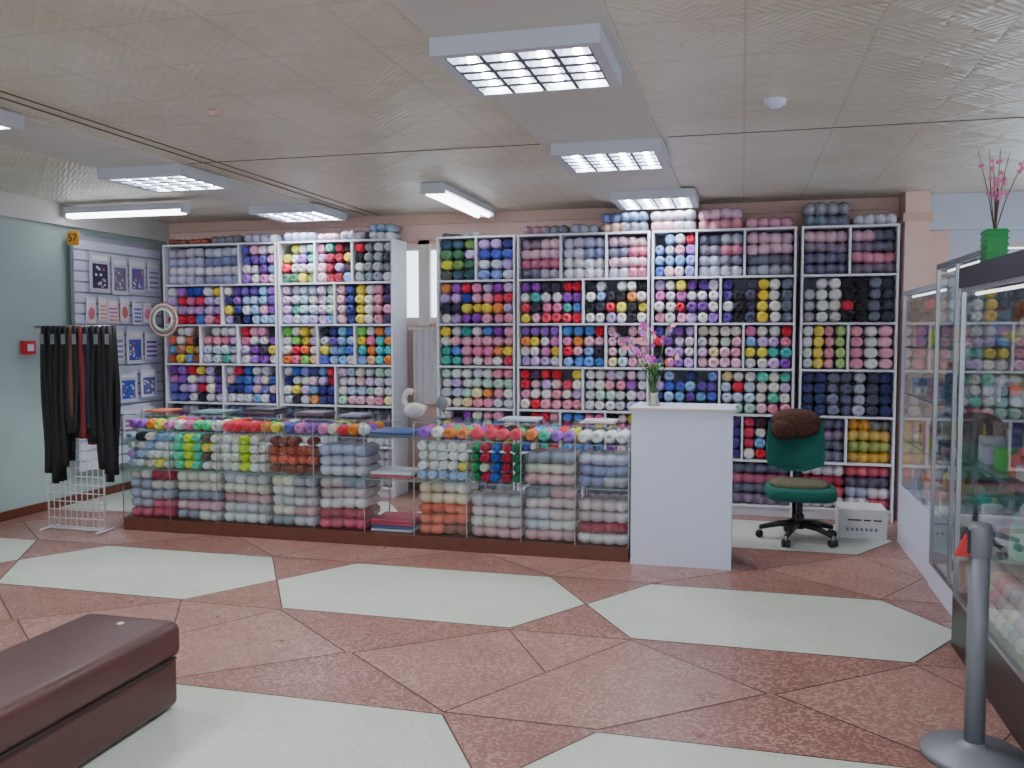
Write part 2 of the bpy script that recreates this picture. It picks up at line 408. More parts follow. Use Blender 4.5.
# ---------------------------------------------------------------- lamps
def arealight(x,y,z,sx,sy,pw,parent,col=(.92,.955,1)):
    ld=bpy.data.lights.new('tube_light','AREA'); ld.shape='RECTANGLE'; ld.size=sx; ld.size_y=sy; ld.energy=pw; ld.color=col
    o=bpy.data.objects.new('tube_light',ld); scene.collection.objects.link(o); o.location=(x,y,z); o.parent=parent
    return o
def fixture(x0,y0,pw=30):
    x1=x0+.69;y1=y0+.65; zb=H-.085; zt=H-.012
    m=MB(); r=.045
    m.box(x0,x1,y0,y1,zt-.006,zt,M['housing'])
    for (a,b_,c_,d) in [(x0,x1,y0,y0+r),(x0,x1,y1-r,y1),(x0,x0+r,y0+r,y1-r),(x1-r,x1,y0+r,y1-r)]:
        m.box(a,b_,c_,d,zb,zt-.006,M['housing'])
    ix0,ix1,iy0,iy1=x0+r,x1-r,y0+r,y1-r
    for i in range(5):
        xx=ix0+(ix1-ix0)*i/4
        V=[(xx-.038,iy0,zt-.01),(xx,iy0,zb+.006),(xx+.038,iy0,zt-.01),(xx-.038,iy1,zt-.01),(xx,iy1,zb+.006),(xx+.038,iy1,zt-.01)]
        V=[(min(max(a,ix0),ix1),b2,c2) for a,b2,c2 in V]
        m.add(V,[(0,1,4,3),(1,2,5,4)],M['louver'])
        m.box(max(xx-.009,ix0),min(xx+.009,ix1),iy0,iy1,zb+.002,zb+.005,M['louveredge'])
    for i in range(1,5):
        yy=iy0+(iy1-iy0)*i/5
        V=[(ix0,yy-.018,zb+.004),(ix1,yy-.018,zb+.004),(ix1,yy+.018,zb+.004),(ix0,yy+.018,zb+.004),(ix0,yy,zt-.022),(ix1,yy,zt-.022)]
        m.add(V,[(0,1,5,4),(2,3,4,5)],M['louver']); m.add(V[:4],[(3,2,1,0)],M['louveredge'])
    o=m.obj('ceiling_light_fixture')
    for i in range(4):
        xx=ix0+(ix1-ix0)*(i+.5)/4
        arealight(xx,(iy0+iy1)/2,zt-.012,.03,iy1-iy0-.03,pw/4,o)
PW=54
for (x,y) in [(-1.23,3.41),(-1.17,5.46),(-1.07,7.38),(-4.5,3.41),(-4.5,5.45),(-4.45,7.38)]:
    fixture(x,y,PW)
for (x,y) in [(-1.23,-.7),(-1.23,1.36),(-4.5,-.7),(-4.5,1.36)]: fixture(x,y,PW)
for (x,y) in [(2.6,-.7),(2.6,1.9),(2.9,5.4)]: fixture(x,y,PW)
def tubelamp(p0,p1,w=.09):
    m=MB(); a=Vector(p0);b=Vector(p1); d=(b-a); L=d.length; ang=math.atan2(d.y,d.x)
    m.T=Matrix.Translation(a)@Matrix.Rotation(ang,4,'Z')
    m.box(0,L,-w/2,w/2,.03,.085,M['housing']); m.box(0,.03,-w/2,w/2,0,.03,M['housing']); m.box(L-.03,L,-w/2,w/2,0,.03,M['housing'])
    q=w*.26
    m.tube([(.03,-q,.008),(L-.03,-q,.008)],.019,M['tube'],10); m.tube([(.03,q,.008),(L-.03,q,.008)],.019,M['tube'],10)
    m.obj('fluorescent_batten')
tubelamp((-6.02,6.88,2.67),(-4.76,6.88,2.67),.1); tubelamp((-2.38,6.65,2.71),(-2.38,8.1,2.71),.2)

# ---------------------------------------------------------------- shelving + yarn
Z=[2.5,2.09,1.68,1.28,.88,.48,.08]; YS=7.95; DS=.38
pal={
 'mix':[(220,45,75),(65,80,180),(155,80,190),(248,244,246),(250,145,190),(100,150,225),(248,222,90),(210,182,232),(240,236,244),(252,185,205),(60,55,80),(90,190,180),(230,80,110)],
 'cool':[(90,105,205),(150,172,232),(178,206,244),(120,88,175),(238,240,250),(60,62,125),(135,190,225)],
 'purple':[(160,110,200),(212,186,238),(125,80,165),(238,226,248),(110,105,185),(225,140,205),(248,244,248)],
 'redblk':[(215,40,65),(60,45,62),(244,234,238),(155,40,68),(232,85,118),(110,80,125),(250,210,222),(72,76,140),(250,170,195)],
 'bright':[(252,130,70),(250,222,80),(135,220,110),(250,250,248),(250,120,168),(85,205,212),(253,188,145),(246,242,238)],
 'pastel':[(252,198,218),(208,226,252),(252,244,234),(205,240,224),(238,208,246),(252,168,190),(250,233,180),(247,246,250),(224,226,240)],
 'navy':[(50,56,130),(80,110,195),(238,238,248),(140,145,215),(205,42,80),(88,78,145),(250,208,222),(130,180,228)],
 'green':[(78,125,98),(125,160,90),(225,225,95),(90,100,92),(150,198,184),(194,220,236),(60,92,110),(230,230,234)],
 'grey':[(148,150,162),(186,187,198),(100,102,116),(72,76,92),(218,218,228),(120,130,152)],
 'warm':[(195,105,78),(248,222,196),(232,125,98),(150,86,70),(247,240,232),(210,155,130)],
 'pinkgrey':[(230,158,178),(178,178,198),(142,125,146),(235,196,212),(210,120,152),(112,114,138)],
 'lilac':[(186,190,224),(158,170,210),(214,212,238),(140,146,188),(235,233,246),(202,198,214)],
 'mustard':[(225,175,72),(172,182,108),(216,155,68),(116,120,116),(233,194,108)],
 'winered':[(178,45,82),(216,90,122),(236,218,226),(106,94,124),(180,182,206),(244,242,247),(230,105,124),(238,228,224)],
 'lime':[(228,252,40),(112,226,190),(250,248,246),(214,245,100),(250,250,252),(246,242,232),(105,82,70)],
 'rainbow':[(250,60,92),(254,145,60),(252,232,85),(80,210,135),(75,175,235),(172,105,215),(250,248,248),(248,140,195),(240,45,70)],
 'wgb':[(246,246,250),(246,246,250),(34,34,42),(44,46,58),(152,156,170),(122,128,148)],
 'darkgreen':[(20,118,80),(35,148,95),(208,32,62),(126,52,148),(50,106,200),(188,38,80)],
 'whiteblue':[(250,251,254),(236,243,252),(206,222,246),(251,251,252),(250,246,236),(172,198,238)],
 'pale':[(243,244,248),(220,221,230),(192,195,208),(244,226,230),(160,165,182),(232,182,194),(243,238,226)],
 'topmix':[(200,170,150),(150,160,195),(225,170,185),(140,145,160),(215,215,228),(120,140,185),(185,140,160),(95,98,115)],
}
ACC=[(250,248,248),(252,172,204),(148,185,240),(252,225,92),(172,112,208),(225,48,80),(247,247,251),(210,186,240),(244,242,236),(44,44,56),(105,205,185),(253,158,95)]
def jit(c,a=10,sat=1.16):
    m_=sum(c)/3; k=random.uniform(-a,a)
    c=[m_+(v-m_)*sat for v in c]
    return lin(tuple(max(6,min(253,v+k+random.uniform(-5,5))) for v in c))
yarn=MB(); packs=MB()
def balls(x0,x1,z0,z1,pl,mode='rand',y=YS+.008,d=.102,L=.15,mb=None,maxh=None,acc=.25):
    mb=mb or yarn
    w=x1-x0; h=z1-z0
    n=max(1,round(w/d)); rx=w/n/2
    k=max(1,int((h+.012)/(d*.92))); k=min(k,maxh) if maxh else k
    rz=min(d*.49,(h-.004)/k/2)
    P=pal[pl] if isinstance(pl,str) else pl
    seq=[random.choice(P) for _ in range(max(n,k))]
    if mode=='exact': seq=[P[min(len(P)-1,int(i*len(P)/n))] for i in range(n)]; acc=.03
    run=random.choice(P)
    for r in range(k):
        for i in range(n):
            if mode in('col','exact'): c=seq[i]
            elif mode=='row': c=seq[r]
            elif mode=='run':
                if random.random()<.6: run=random.choice(P)
                c=run
            else: c=random.choice(P)
            if random.random()<acc: c=random.choice(ACC)
            if r==k-1 and random.random()<.05: continue
            j=random.uniform(-.006,.006); g=random.uniform(.94,1.06)
            mb.skein((x0+rx*(2*i+1)+j,y+random.uniform(0,.03),z0+rz*(2*r+1)+random.uniform(0,.003)),rx*g,rz*1.02*g,L,M['yarn'],jit(c))
def stack(x0,x1,z0,z1,pl,y=YS+.01,ph=.075,D=.3,mb=None,bwid=.42):
    mb=mb or packs
    P=pal[pl]; k=max(1,int((z1-z0+.012)/ph)); w=x1-x0
    for r in range(k):
        nb=max(1,round(w/bwid)); bw=w/nb
        for q in range(nb):
            c=random.choice(P); c2=random.choice(P) if random.random()<.3 else c
            e=random.uniform(0,.012)
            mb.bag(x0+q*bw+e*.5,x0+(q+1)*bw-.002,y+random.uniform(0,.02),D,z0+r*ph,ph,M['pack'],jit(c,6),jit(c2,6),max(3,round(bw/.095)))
WH=(246,246,250);BK=(30,30,38);GR=(128,132,148);NV=(64,70,120);LG=(188,190,202);PK=(240,170,190)
rows=[
 (-5.80,-4.50,[[-4.92],[-5.125],[-5.38,-4.95],[-5.12],[-5.12],[-5.12]],
   [[('S','lilac'),('B','purple','rand')],[('B','mix','run'),('B','cool','run')],[('B','warm','row'),('B','pastel','row'),('B','mix','rand')],[('B','purple','run'),('B','navy','run')],[('S','grey'),('S','lilac')],[('S','grey'),('S','grey')]]),
 (-4.48,-3.256,[[-4.08,-3.68],[-3.87],[-4.06,-3.66],[-3.87],[-3.87],[-3.87]],
   [[('B','green','run'),('B','redblk','col'),('B','grey','run')],[('B','pastel','col'),('B',[(240,200,210),(60,70,150),(245,220,90),WH,(235,170,190),(80,60,110)],'exact')],[('B','bright','rand'),('B','cool','rand'),('B','bright','rand')],[('B','navy','rand'),('B','pastel','run')],[('S','grey'),('S','grey')],[('S','grey'),('S','grey')]]),
 (-2.807,-2.04,[[-2.42],[],[],[],[],[]],
   [[('B','green','run'),('B','cool','run')],[('B','mix','run')],[('B','mix','run')],[('B','pastel','run')],[('B','mix','run')],[('S','grey')]]),
 (-2.02,-.80,[[-1.61,-1.19],[-1.40],[-1.61,-1.19],[-1.40],[-1.61,-1.19],[-1.40]],
   [[('S','pinkgrey'),('S','lilac'),('S','pinkgrey')],[('B','mix','run'),('B','wgb','rand')],[('B','purple','run'),('B','mix','run'),('B','pastel','run')],[('B','redblk','run'),('B','pastel','run')],[('B','mix','run')]*3,[('S','grey')]*2]),
 (-.78,.45,[[-.39,.02],[-.18],[-.39,.02],[-.18],[-.39,.02],[-.18]],
   [[('B','navy','run'),('S','pinkgrey'),('S','pinkgrey')],[('B','purple','run'),('B',[(100,80,165),BK,(80,75,100),(245,215,80),WH,GR],'exact')],[('B','purple','run'),('B','pastel','run'),('B','mix','run')],[('B','cool','run'),('B','pastel','run')],[('B','navy','run'),('B','navy','col'),('B','redblk','run')],[('S','winered'),('S','pinkgrey')]]),
 (.49,1.267,[[.88],[],[.88],[],[.88],[]],
   [[('S','pinkgrey'),('S','pinkgrey')],[('B',[LG,WH,WH,BK,BK,GR,(80,82,96),GR],'exact')],[('B',[WH,(250,225,120),PK,(190,225,150)],'exact'),('B',[PK,WH,(252,190,205),LG],'exact')],[('B',[NV,GR,(100,104,135),LG,(80,82,104),NV],'exact')],[('S','pinkgrey'),('S','mustard')],[('S','winered')]]),
]
TH=.018
for (x0,x1,divs,fills) in rows:
    u=MB()
    u.box(x0,x0+TH,YS,YS+DS,0,Z[0]+TH,M['shelf']); u.box(x1-TH,x1,YS,YS+DS,0,Z[0]+TH,M['shelf'])
    u.box(x0+TH,x1-TH,YS+DS-.006,YS+DS,.02,Z[0],M['shelfback'])
    for z in Z: u.box(x0+TH,x1-TH,YS,YS+DS-.006,z,z+TH,M['shelf'])
    u.box(x0+TH,x1-TH,YS+.02,YS+.04,0,Z[-1],M['shelf'])
    for r in range(6):
        dv=divs[r]; zlo=Z[r+1]+TH; zhi=Z[r]
        for d in dv: u.box(d-TH/2,d+TH/2,YS,YS+DS-.006,zlo,zhi,M['shelf'])
        ed=[x0+TH]+list(dv)+[x1-TH]
        for k in range(len(ed)-1):
            a=ed[k]+(TH/2 if k>0 else 0)+.003; b2=ed[k+1]-(TH/2 if k<len(ed)-2 else 0)-.003
            fl=fills[r][k]
            if fl[0]=='B': balls(a,b2,zlo+.001,zhi-.006,fl[1],fl[2])
            else: stack(a,b2,zlo+.001,zhi-.01,fl[1],ph=.092)
    u.obj('shelving_unit',bevel=.001)
zt=2.5+TH
def top(x0,x1,k,pl,ph=.075): stack(x0,x1,zt,zt+ph*k+.001,pl,ph=ph,D=.28,bwid=.3)
top(-5.78,-5.3,1,'warm',.06); top(-5.28,-4.92,1,'topmix',.08); top(-4.9,-4.52,1,'lilac',.09)
top(-4.46,-4.1,1,'lilac',.09); top(-4.08,-3.85,1,'pinkgrey',.07); top(-3.83,-3.56,1,'lilac',.09); top(-3.53,-3.27,2,'whiteblue',.075)
top(-2.78,-2.4,1,'grey',.04)
top(-1.98,-1.55,1,'topmix',.08); top(-1.53,-1.27,1,'pinkgrey',.08); top(-1.25,-.82,2,'topmix',.09); top(-.8,-.4,2,'topmix',.09); top(-.38,.0,2,'pinkgrey',.09); top(.02,.42,1,'topmix',.09)
top(.5,.88,2,'grey',.1); top(.9,1.25,1,'topmix',.09)
yarn.obj('yarn_skeins'); packs.obj('bagged_yarn_packs')

# ---------------------------------------------------------------- glass counter
CX=[-4.87,-4.43,-4.0,-3.57,-3.16,-2.74,-2.34,-1.93,-1.52,-1.125,-.745]; CY=6.10; CD=.5
g=MB()
g.box(CX[0],CX[-1],CY,CY+CD,0,.10,M['brownwood'])
for z in (.505,.815,.945):
    g.pane(CX[0]+.006,CX[-1]-.006,CY+.008,CY+CD-.01,z,z+.006,M['glass'])
    g.box(CX[0],CX[-1],CY-.001,CY+.003,z,z+.005,M['glassedge'])
for i in range(10):
    g.pane(CX[i]+.003,CX[i+1]-.003,CY,CY+.005,.10,.945,M['glass'])
for i,x in enumerate(CX):
    g.box(x-.0025,x+.0025,CY-.002,CY+.006,.10,.95,M['metal'])
    g.box(x-.004,x+.004,CY+CD-.01,CY+CD,.10,.95,M['metal'])
    for z in (.50,.81,.935): g.box(x-.012,x+.012,CY-.005,CY+.012,z,z+.016,M['greymetal'])
for x in (CX[0],CX[-1]): g.pane(x-.001,x+.001,CY+.01,CY+CD,.10,.945,M['glass'])
g.obj('glass_display_counter')
cy=MB()
tops=['rainbow','rainbow','rainbow','purple','rainbow',None,'rainbow','rainbow','rainbow','whiteblue']
mids=[('B','whiteblue','rand'),('B','lime','col'),('B',[(250,250,250),(248,246,240),(215,240,60),(250,250,250),(250,248,246)],'exact'),('B','warm','row'),('S','lilac'),None,('B','whiteblue','row'),('B','darkgreen','col'),('S','pale'),('S','lilac')]
lows=['winered','pale','pale','pale','winered',None,'warm','pale','pale','winered']
for i in range(10):
    a=CX[i]+.008;b2=CX[i+1]-.008
    if tops[i]:
        for q in range(3): balls(a,b2,.822,.94,tops[i],'run',y=CY+.03+.14*q,d=.088,L=.12,mb=cy,maxh=1,acc=.1)
    if mids[i]:
        if mids[i][0]=='B': balls(a,b2,.512,.805,mids[i][1],mids[i][2],y=CY+.02,d=.078,L=.13,mb=cy,acc=.08)
        else: stack(a,b2,.512,.78,mids[i][1],y=CY+.02,ph=.078,mb=cy)
    if lows[i]: stack(a,b2,.102,.102+random.choice([.35,.39,.39]),lows[i],y=CY+.02,ph=.078,mb=cy)
for k,(z,n) in enumerate([(.102,4),(.512,2),(.822,2)]):
    for j in range(n):
        col=lin(random.choice([(60,80,150),(200,205,215),(90,100,120),(190,60,90)]))
        cy.rbox(CX[5]+.03,CX[6]-.04,CY+.05,CY+.35,z+.024*j,z+.024*j+.022,M['paint'],.006,2,color=col)
cy.obj('counter_yarn_stock')
it=MB(); zc=.952
for (x,wd,h,c_) in [(-4.7,.22,.018,(190,120,90)),(-4.2,.3,.02,(120,150,150)),(-3.75,.3,.05,(70,70,80)),(-3.3,.26,.03,(90,80,90)),(-2.95,.2,.02,(120,120,140)),(-1.6,.3,.02,(190,200,215)),(-1.0,.26,.02,(200,190,190))]:
    for j in range(2):
        it.rbox(x-wd/2+.02*j,x+wd/2,CY+.2,CY+.42,zc+j*h/2,zc+(j+1)*h/2-.001,M['paint'],.003,2,color=jit(c_))
it.obj('pattern_booklets')
sw=MB(); bx,by=-2.43,CY+.25
sw.ell((bx,by,zc+.06),.085,.055,.06,M['offwhite'],jit=.01)
sw.tube([(bx-.05,by,zc+.08),(bx-.085,by,zc+.13),(bx-.075,by,zc+.18),(bx-.045,by,zc+.205)],[.03,.022,.02,.024],M['offwhite'],10)
sw.ell((bx-.035,by,zc+.205),.035,.026,.026,M['offwhite'])
sw.tube([(bx-.01,by,zc+.203),(bx+.03,by,zc+.19)],[.012,.003],M['orange'],8)
sw.ell((bx+.03,by-.045,zc+.075),.06,.015,.035,M['offwhite']); sw.ell((bx+.03,by+.045,zc+.075),.06,.015,.035,M['offwhite'])
sw.obj('knitted_swan')
mm=MB(); mm.lathe((-2.22,CY+.3,zc),[(0,0),(.05,0),(.055,.01),(.01,.02),(.008,.08)],M['greymetal']); mm.ell((-2.22,CY+.3,zc+.12),.045,.012,.055,M['greymetal']); mm.obj('table_mirror')

# ---------------------------------------------------------------- white till cabinet
w=MB(); w.box(-.725,-.045,CY-.03,CY+.43,0,1.075,M['white']); w.box(-.738,-.03,CY-.045,CY+.44,1.075,1.095,M['white'])
w.box(-.737,-.031,CY-.0465,CY-.045,1.077,1.093,M['whiteedge'])
w.box(-.715,-.055,CY+.43,CY+.432,.02,1.07,M['shelfback'])
w.obj('white_till_cabinet',bevel=.003)
v=MB(); vx,vy,vz=-.59,CY+.14,1.0955
v.lathe((vx,vy,vz),[(0,0),(.04,0),(.042,.01),(.032,.06),(.035,.14),(.05,.2),(.052,.205)],M['glass'])
v.lathe((vx,vy,vz),[(0,.004),(.036,.006),(.03,.06),(.032,.09),(0,.09)],M['whiteedge'],14)
random.seed(3)
def flower(mb,c,r,m,mc):
    nrm=Vector((random.uniform(-.5,.5),-1,random.uniform(-.2,.5))).normalized()
    a=nrm.orthogonal().normalized(); b=nrm.cross(a)
    for k in range(5):
        an=k*2*math.pi/5; d=a*math.cos(an)+b*math.sin(an); e=nrm.cross(d)
        C=Vector(c); V=[C,C+d*r*.5+e*r*.38+nrm*r*.1,C+d*r+nrm*r*.15,C+d*r*.5-e*r*.38+nrm*r*.1]
        mb.add([tuple(q) for q in V],[(0,1,2,3)],m,True)
    mb.ell(tuple(Vector(c)+nrm*.004),r*.2,r*.2,r*.2,mc,seg=6,rings=4)
for k in range(9):
    tx=vx+random.uniform(-.3,.2); tz=vz+random.uniform(.35,.6); ty=vy+random.uniform(-.05,.08)
    pts=[(vx,vy,vz+.05),(vx+(tx-vx)*.2,vy,vz+.22),(vx+(tx-vx)*.6,(vy+ty)/2,vz+(tz-vz)*.75),(tx,ty,tz)]
    v.tube(pts,.0035,M['leaf'],5)
    for q in range(5):
        p=Vector(pts[2]).lerp(Vector(pts[3]),q/5*1.1)+Vector((random.uniform(-.03,.03),random.uniform(-.02,.02),random.uniform(-.02,.02)))
        flower(v,tuple(p),random.uniform(.018,.03),M['petal'] if random.random()<.75 else M['petalpink'],M['orange'])
for k in range(18):
    a=random.uniform(0,6.28); r=random.uniform(.08,.2)
    P0=Vector((vx,vy,vz+.2)); P1=P0+Vector((math.cos(a)*r*.6,math.sin(a)*r*.4,.1)); P2=P0+Vector((math.cos(a)*r,math.sin(a)*r*.6,.06)); sd=Vector((-math.sin(a),math.cos(a),0))*.013
    v.add([tuple(P0),tuple(P1-sd),tuple(P2),tuple(P1+sd)],[(0,1,2,3)],M['leaf'],True)
v.obj('orchid_vase')

# ---------------------------------------------------------------- office chair
ch=MB(); X0,Y0=.46,7.12
for k in range(5):
    a=math.radians(90+72*k+14); d=Vector((math.cos(a),math.sin(a),0))
    P=Vector((X0,Y0,0))
    ch.tube([tuple(P+Vector((0,0,.13))),tuple(P+d*.15+Vector((0,0,.12))),tuple(P+d*.3+Vector((0,0,.08)))],[.03,.025,.018],M['blackplastic'],8)
    q=P+d*.3
    e=Vector((-d.y,d.x,0))
    for s_ in(-1,1): ch.tube([tuple(q+e*.008*s_+Vector((0,0,.03))),tuple(q+e*.028*s_+Vector((0,0,.03)))],.029,M['blackplastic'],14)
    ch.tube([tuple(q+Vector((0,0,.03))),tuple(q+Vector((0,0,.085)))],.01,M['metal'],8)
ch.lathe((X0,Y0,0),[(.0,.09),(.035,.09),(.035,.2),(.022,.21),(.022,.3),(.03,.31),(.03,.34),(0,.34)],M['blackplastic'])
ch.rbox(X0-.12,X0+.12,Y0-.12,Y0+.14,.325,.355,M['blackplastic'],.01)
ch.ell((X0,Y0-.02,.385),.265,.25,.06,M['green'],e=.45,seg=32)
ch.ell((X0-.01,Y0-.03,.445),.22,.2,.03,M['seatpad'],e=.6,seg=24,jit=.02)
ch.tube([(X0,Y0+.1,.34),(X0,Y0+.27,.35),(X0,Y0+.31,.5),(X0,Y0+.29,.7)],.018,M['blackplastic'],8)
V=[];F=[];n=24;mr=14
for side in(0,1):
    for i in range(mr+1):
        for j in range(n+1):
            u=-1+2*j/n; t_=-1+2*i/mr
            k=(1-abs(t_)**4)**.25 if abs(t_)<1 else 0
            wv=.22*(1-.06*t_)
            x=u*wv*(.45+.55*k) ; z=.74+t_*.235*(1-abs(u)**5*.12)
            th=.03*(1-abs(u)**6)*(1-abs(t_)**6)
            y=Y0+.24-.07*u*u-.02*t_*t_ + (-th if side==0 else th)
            V.append((X0+x-.03,y,z))
N=(mr+1)*(n+1)
for side in(0,1):
    for i in range(mr):
        for j in range(n):
            a=side*N+i*(n+1)+j; q=(a,a+1,a+n+2,a+n+1); F.append(q if side==0 else q[::-1])
for j in range(n):
    F.append((j,j+1,N+j+1,N+j)); a=mr*(n+1)+j; F.append((a,a+1,N+a+1,N+a))
for i in range(mr):
    a=i*(n+1); F.append((a,a+n+1,N+a+n+1,N+a)); a+=n; F.append((a,a+n+1,N+a+n+1,N+a))
ch.add(V,F,M['green'],True)
ch.ell((X0-.03,Y0+.2,.89),.195,.085,.115,M['fur'],e=.85,seg=60,rings=36,jit=.03)
ch.ell((X0-.12,Y0+.17,.85),.1,.07,.09,M['fur'],e=.9,seg=40,rings=24,jit=.035)
ch.obj('office_chair')
cb=MB(); cb.box(.77,1.12,7.28,7.6,0,.225,M['carton']); cb.box(.77,1.12,7.28,7.6,.2255,.228,M['carton'])
for k,(a,b2) in enumerate([(.83,.93),(.95,1.0),(1.02,1.08)]): cb.box(a,b2,7.278,7.28,.14,.152,M['ink'])
for k in range(7): cb.box(.82+.035*k,.84+.035*k,7.278,7.28,.06,.085,M['greymetal'])
cb.obj('cardboard_box',bevel=.003)

# ---------------------------------------------------------------- right glass cabinets
def fill_small(mb,x0,x1,y0,y1,z,hmax):
    for row in (0,1):
        y=y0
        while y<y1-.08:
            wd=random.uniform(.06,.13); hh=random.uniform(.35,1)*hmax*(1 if row else .6)
            P=random.choice([pal['pastel'],pal['pale'],pal['pale'],pal['whiteblue'],pal['whiteblue'],pal['green'],pal['green'],pal['lilac'],pal['bright']])
            c=jit(random.choice(P)); t=random.random(); xb=x0+row*.16
            if t<.5: mb.rbox(xb+random.uniform(0,.03),xb+.11,y,y+wd-.01,z,z+hh,M['paint'],.006,2,color=c)
            elif t<.85:
                r=wd*.42; mb.lathe((xb+.06,y+wd/2,z),[(0,0),(r,0),(r,hh*.6),(r*.4,hh*.75),(r*.4,hh*.9),(0,hh*.9)],M['paint'],12,color=c)
            y+=wd
def cabinet(x0,x1,y0,y1,zt,base,shelves,frame,basem,lid=None,posts=(),ends=True):
    m=MB(); p=.02
    m.box(x0,x1,y0,y1,0,base,basem)
    for (a,b2) in [(x0,y0),(x1-p,y0),(x0,y1-p),(x1-p,y1-p)]+[(x0,q) for q in posts]: m.box(a,a+p,b2,b2+p,base,zt,frame)
    for z in (base,zt-p): 
        m.box(x0,x0+p,y0+p,y1-p,z,z+p,frame); m.box(x1-p,x1,y0+p,y1-p,z,z+p,frame)
        m.box(x0+p,x1-p,y0,y0+p,z,z+p,frame); m.box(x0+p,x1-p,y1-p,y1,z,z+p,frame)
    m.pane(x0+.008,x0+.013,y0+p,y1-p,base+p,zt-p,M['glass'])
    if ends: m.pane(x0+p,x1-p,y0+.008,y0+.013,base+p,zt-p,M['glass'])
    m.pane(x0+p,x1-p,y1-.013,y1-.008,base+p,zt-p,M['glass'])
    m.box(x1-.012,x1-.006,y0+p,y1-p,base+p,zt-p,M['shelfback'])
    for z in shelves:
        m.pane(x0+.02,x1-.02,y0+.02,y1-.02,z,z+.006,M['glass']); m.box(x0+.015,x0+.02,y0+.02,y1-.02,z-.001,z+.007,M['glassedge'])
        m.box(x0+.02,x1-.02,y0+.015,y0+.02,z-.001,z+.007,M['glassedge'])
    if lid: m.box(x0-.01,x1+.01,y0-.01,y1+.01,zt,zt+lid,M['black'])
    else: m.box(x0,x1,y0,y1,zt,zt+.012,frame)
    m.tube([(x0+.06,y0+.05,zt-.03),(x0+.06,y1-.05,zt-.03)],.008,M['ledstrip'],8)
    return m
random.seed(21)
m=cabinet(1.19,1.6,6.06,7.25,1.91,.42,[.8,1.15,1.5],M['white'],M['white'],ends=False)
for z,h in [(.445,.28),(.807,.26),(1.157,.26),(1.507,.26)]: fill_small(m,1.24,1.55,6.1,7.2,z,h)
m.obj('glass_display_cabinet')
m=cabinet(1.18,1.6,4.98,6.04,2.02,.14,[.5,.85,1.2,1.55],M['metal'],M['white'],posts=(5.51,))
for z,h in [(.165,.25),(.507,.26),(.857,.26),(1.207,.26),(1.557,.26)]: fill_small(m,1.24,1.55,5.02,6.0,z,h)
m.obj('glass_display_cabinet')
m=cabinet(1.07,1.55,3.1,4.88,1.83,.26,[.62,.97,1.28,1.56],M['metal'],M['black'],lid=.1)
for z,h in [(.627,.26),(.977,.24),(1.287,.2),(1.567,.16)]: fill_small(m,1.14,1.5,3.15,4.82,z,h)
for r in range(3):
    for i in range(16):
        yy=3.2+i*.1; m.skein((1.10,yy,.335+r*.085),.047,.043,.25,M['pack'],jit(random.choice(pal['pastel']+pal['pale'])),axis='x')
m.obj('glass_display_case')
p=MB(); px,py,pz=1.17,4.70,1.931
p.rbox(px-.05,px+.05,py-.05,py+.05,pz,pz+.17,M['potgreen'],.012)
for k in range(5): 
    zz=pz+.03+.03*k; p.box(px-.052,px+.052,py-.052,py+.052,zz,zz+.008,M['potgreen'])
random.seed(5)
for k in range(9):
    a=random.uniform(0,6.28); r=random.uniform(.03,.12); h=random.uniform(.2,.4)
    pts=[(px,py,pz+.15),(px+math.cos(a)*r*.4,py+math.sin(a)*r*.4,pz+.18+h*.4),(px+math.cos(a)*r+random.uniform(-.02,.02),py+math.sin(a)*r,pz+.18+h)]
    p.tube(pts,[.003,.0025,.0012],M['stem'],5)
    for q in range(4):
        P_=Vector(pts[1]).lerp(Vector(pts[2]),random.random()*.8); flower(p,tuple(P_+Vector((random.uniform(-.01,.01),-.005,0))),.014,M['petalpink'],M['petal'])
p.obj('potted_blossom_twigs')

# ---------------------------------------------------------------- barrier post
s=MB(); sx,sy=.874,3.58
s.lathe((sx,sy,0),[(0,0),(.185,0),(.188,.012),(.183,.025),(.06,.045),(.045,.055),(.032,.07),(0,.07)],M['greymetal'],40)
s.tube([(sx,sy,.05),(sx,sy,.85)],.036,M['greymetal'],24)
s.lathe((sx,sy,.77),[(.036,0),(.041,.005),(.041,.11),(.036,.125),(0,.127)],M['greymetal'],24)
s.box(sx-.048,sx-.028,sy-.02,sy+.02,.785,.87,M['blackplastic'])
s.add([(sx-.085,sy-.012,.77),(sx-.04,sy-.02,.77),(sx-.04,sy-.02,.87),(sx-.085,sy+.012,.77),(sx-.04,sy+.02,.77),(sx-.04,sy+.02,.87)],[(0,1,2),(3,5,4),(0,2,5,3),(0,3,4,1),(1,4,5,2)],M['red'])
s.obj('barrier_post')

# ---------------------------------------------------------------- bench
bn=MB(); x0,x1,y0,y1=-2.78,-2.30,1.1,3.24
bn.rbox(x0,x1,y0,y1,.22,.38,M['leather'],.045,5)
bn.rbox(x0+.015,x1-.015,y0+.015,y1-.015,.012,.232,M['leather'],.03,4)
bn.tube([(x1-.006,y0+.05,.228),(x1-.006,y1-.05,.228)],.006,M['leatherdark'],6)
for (a,b2) in [(x0+.08,y0+.08),(x1-.08,y0+.08),(x0+.08,y1-.08),(x1-.08,y1-.08)]: bn.tube([(a,b2,0),(a,b2,.05)],.022,M['blackplastic'],12)
bn.lathe(((x0+x1)/2+.02,y1-.12,.3795),[(.016,0),(.012,.004),(0,.005)],M['whiteedge'],12)
bn.obj('leather_bench')

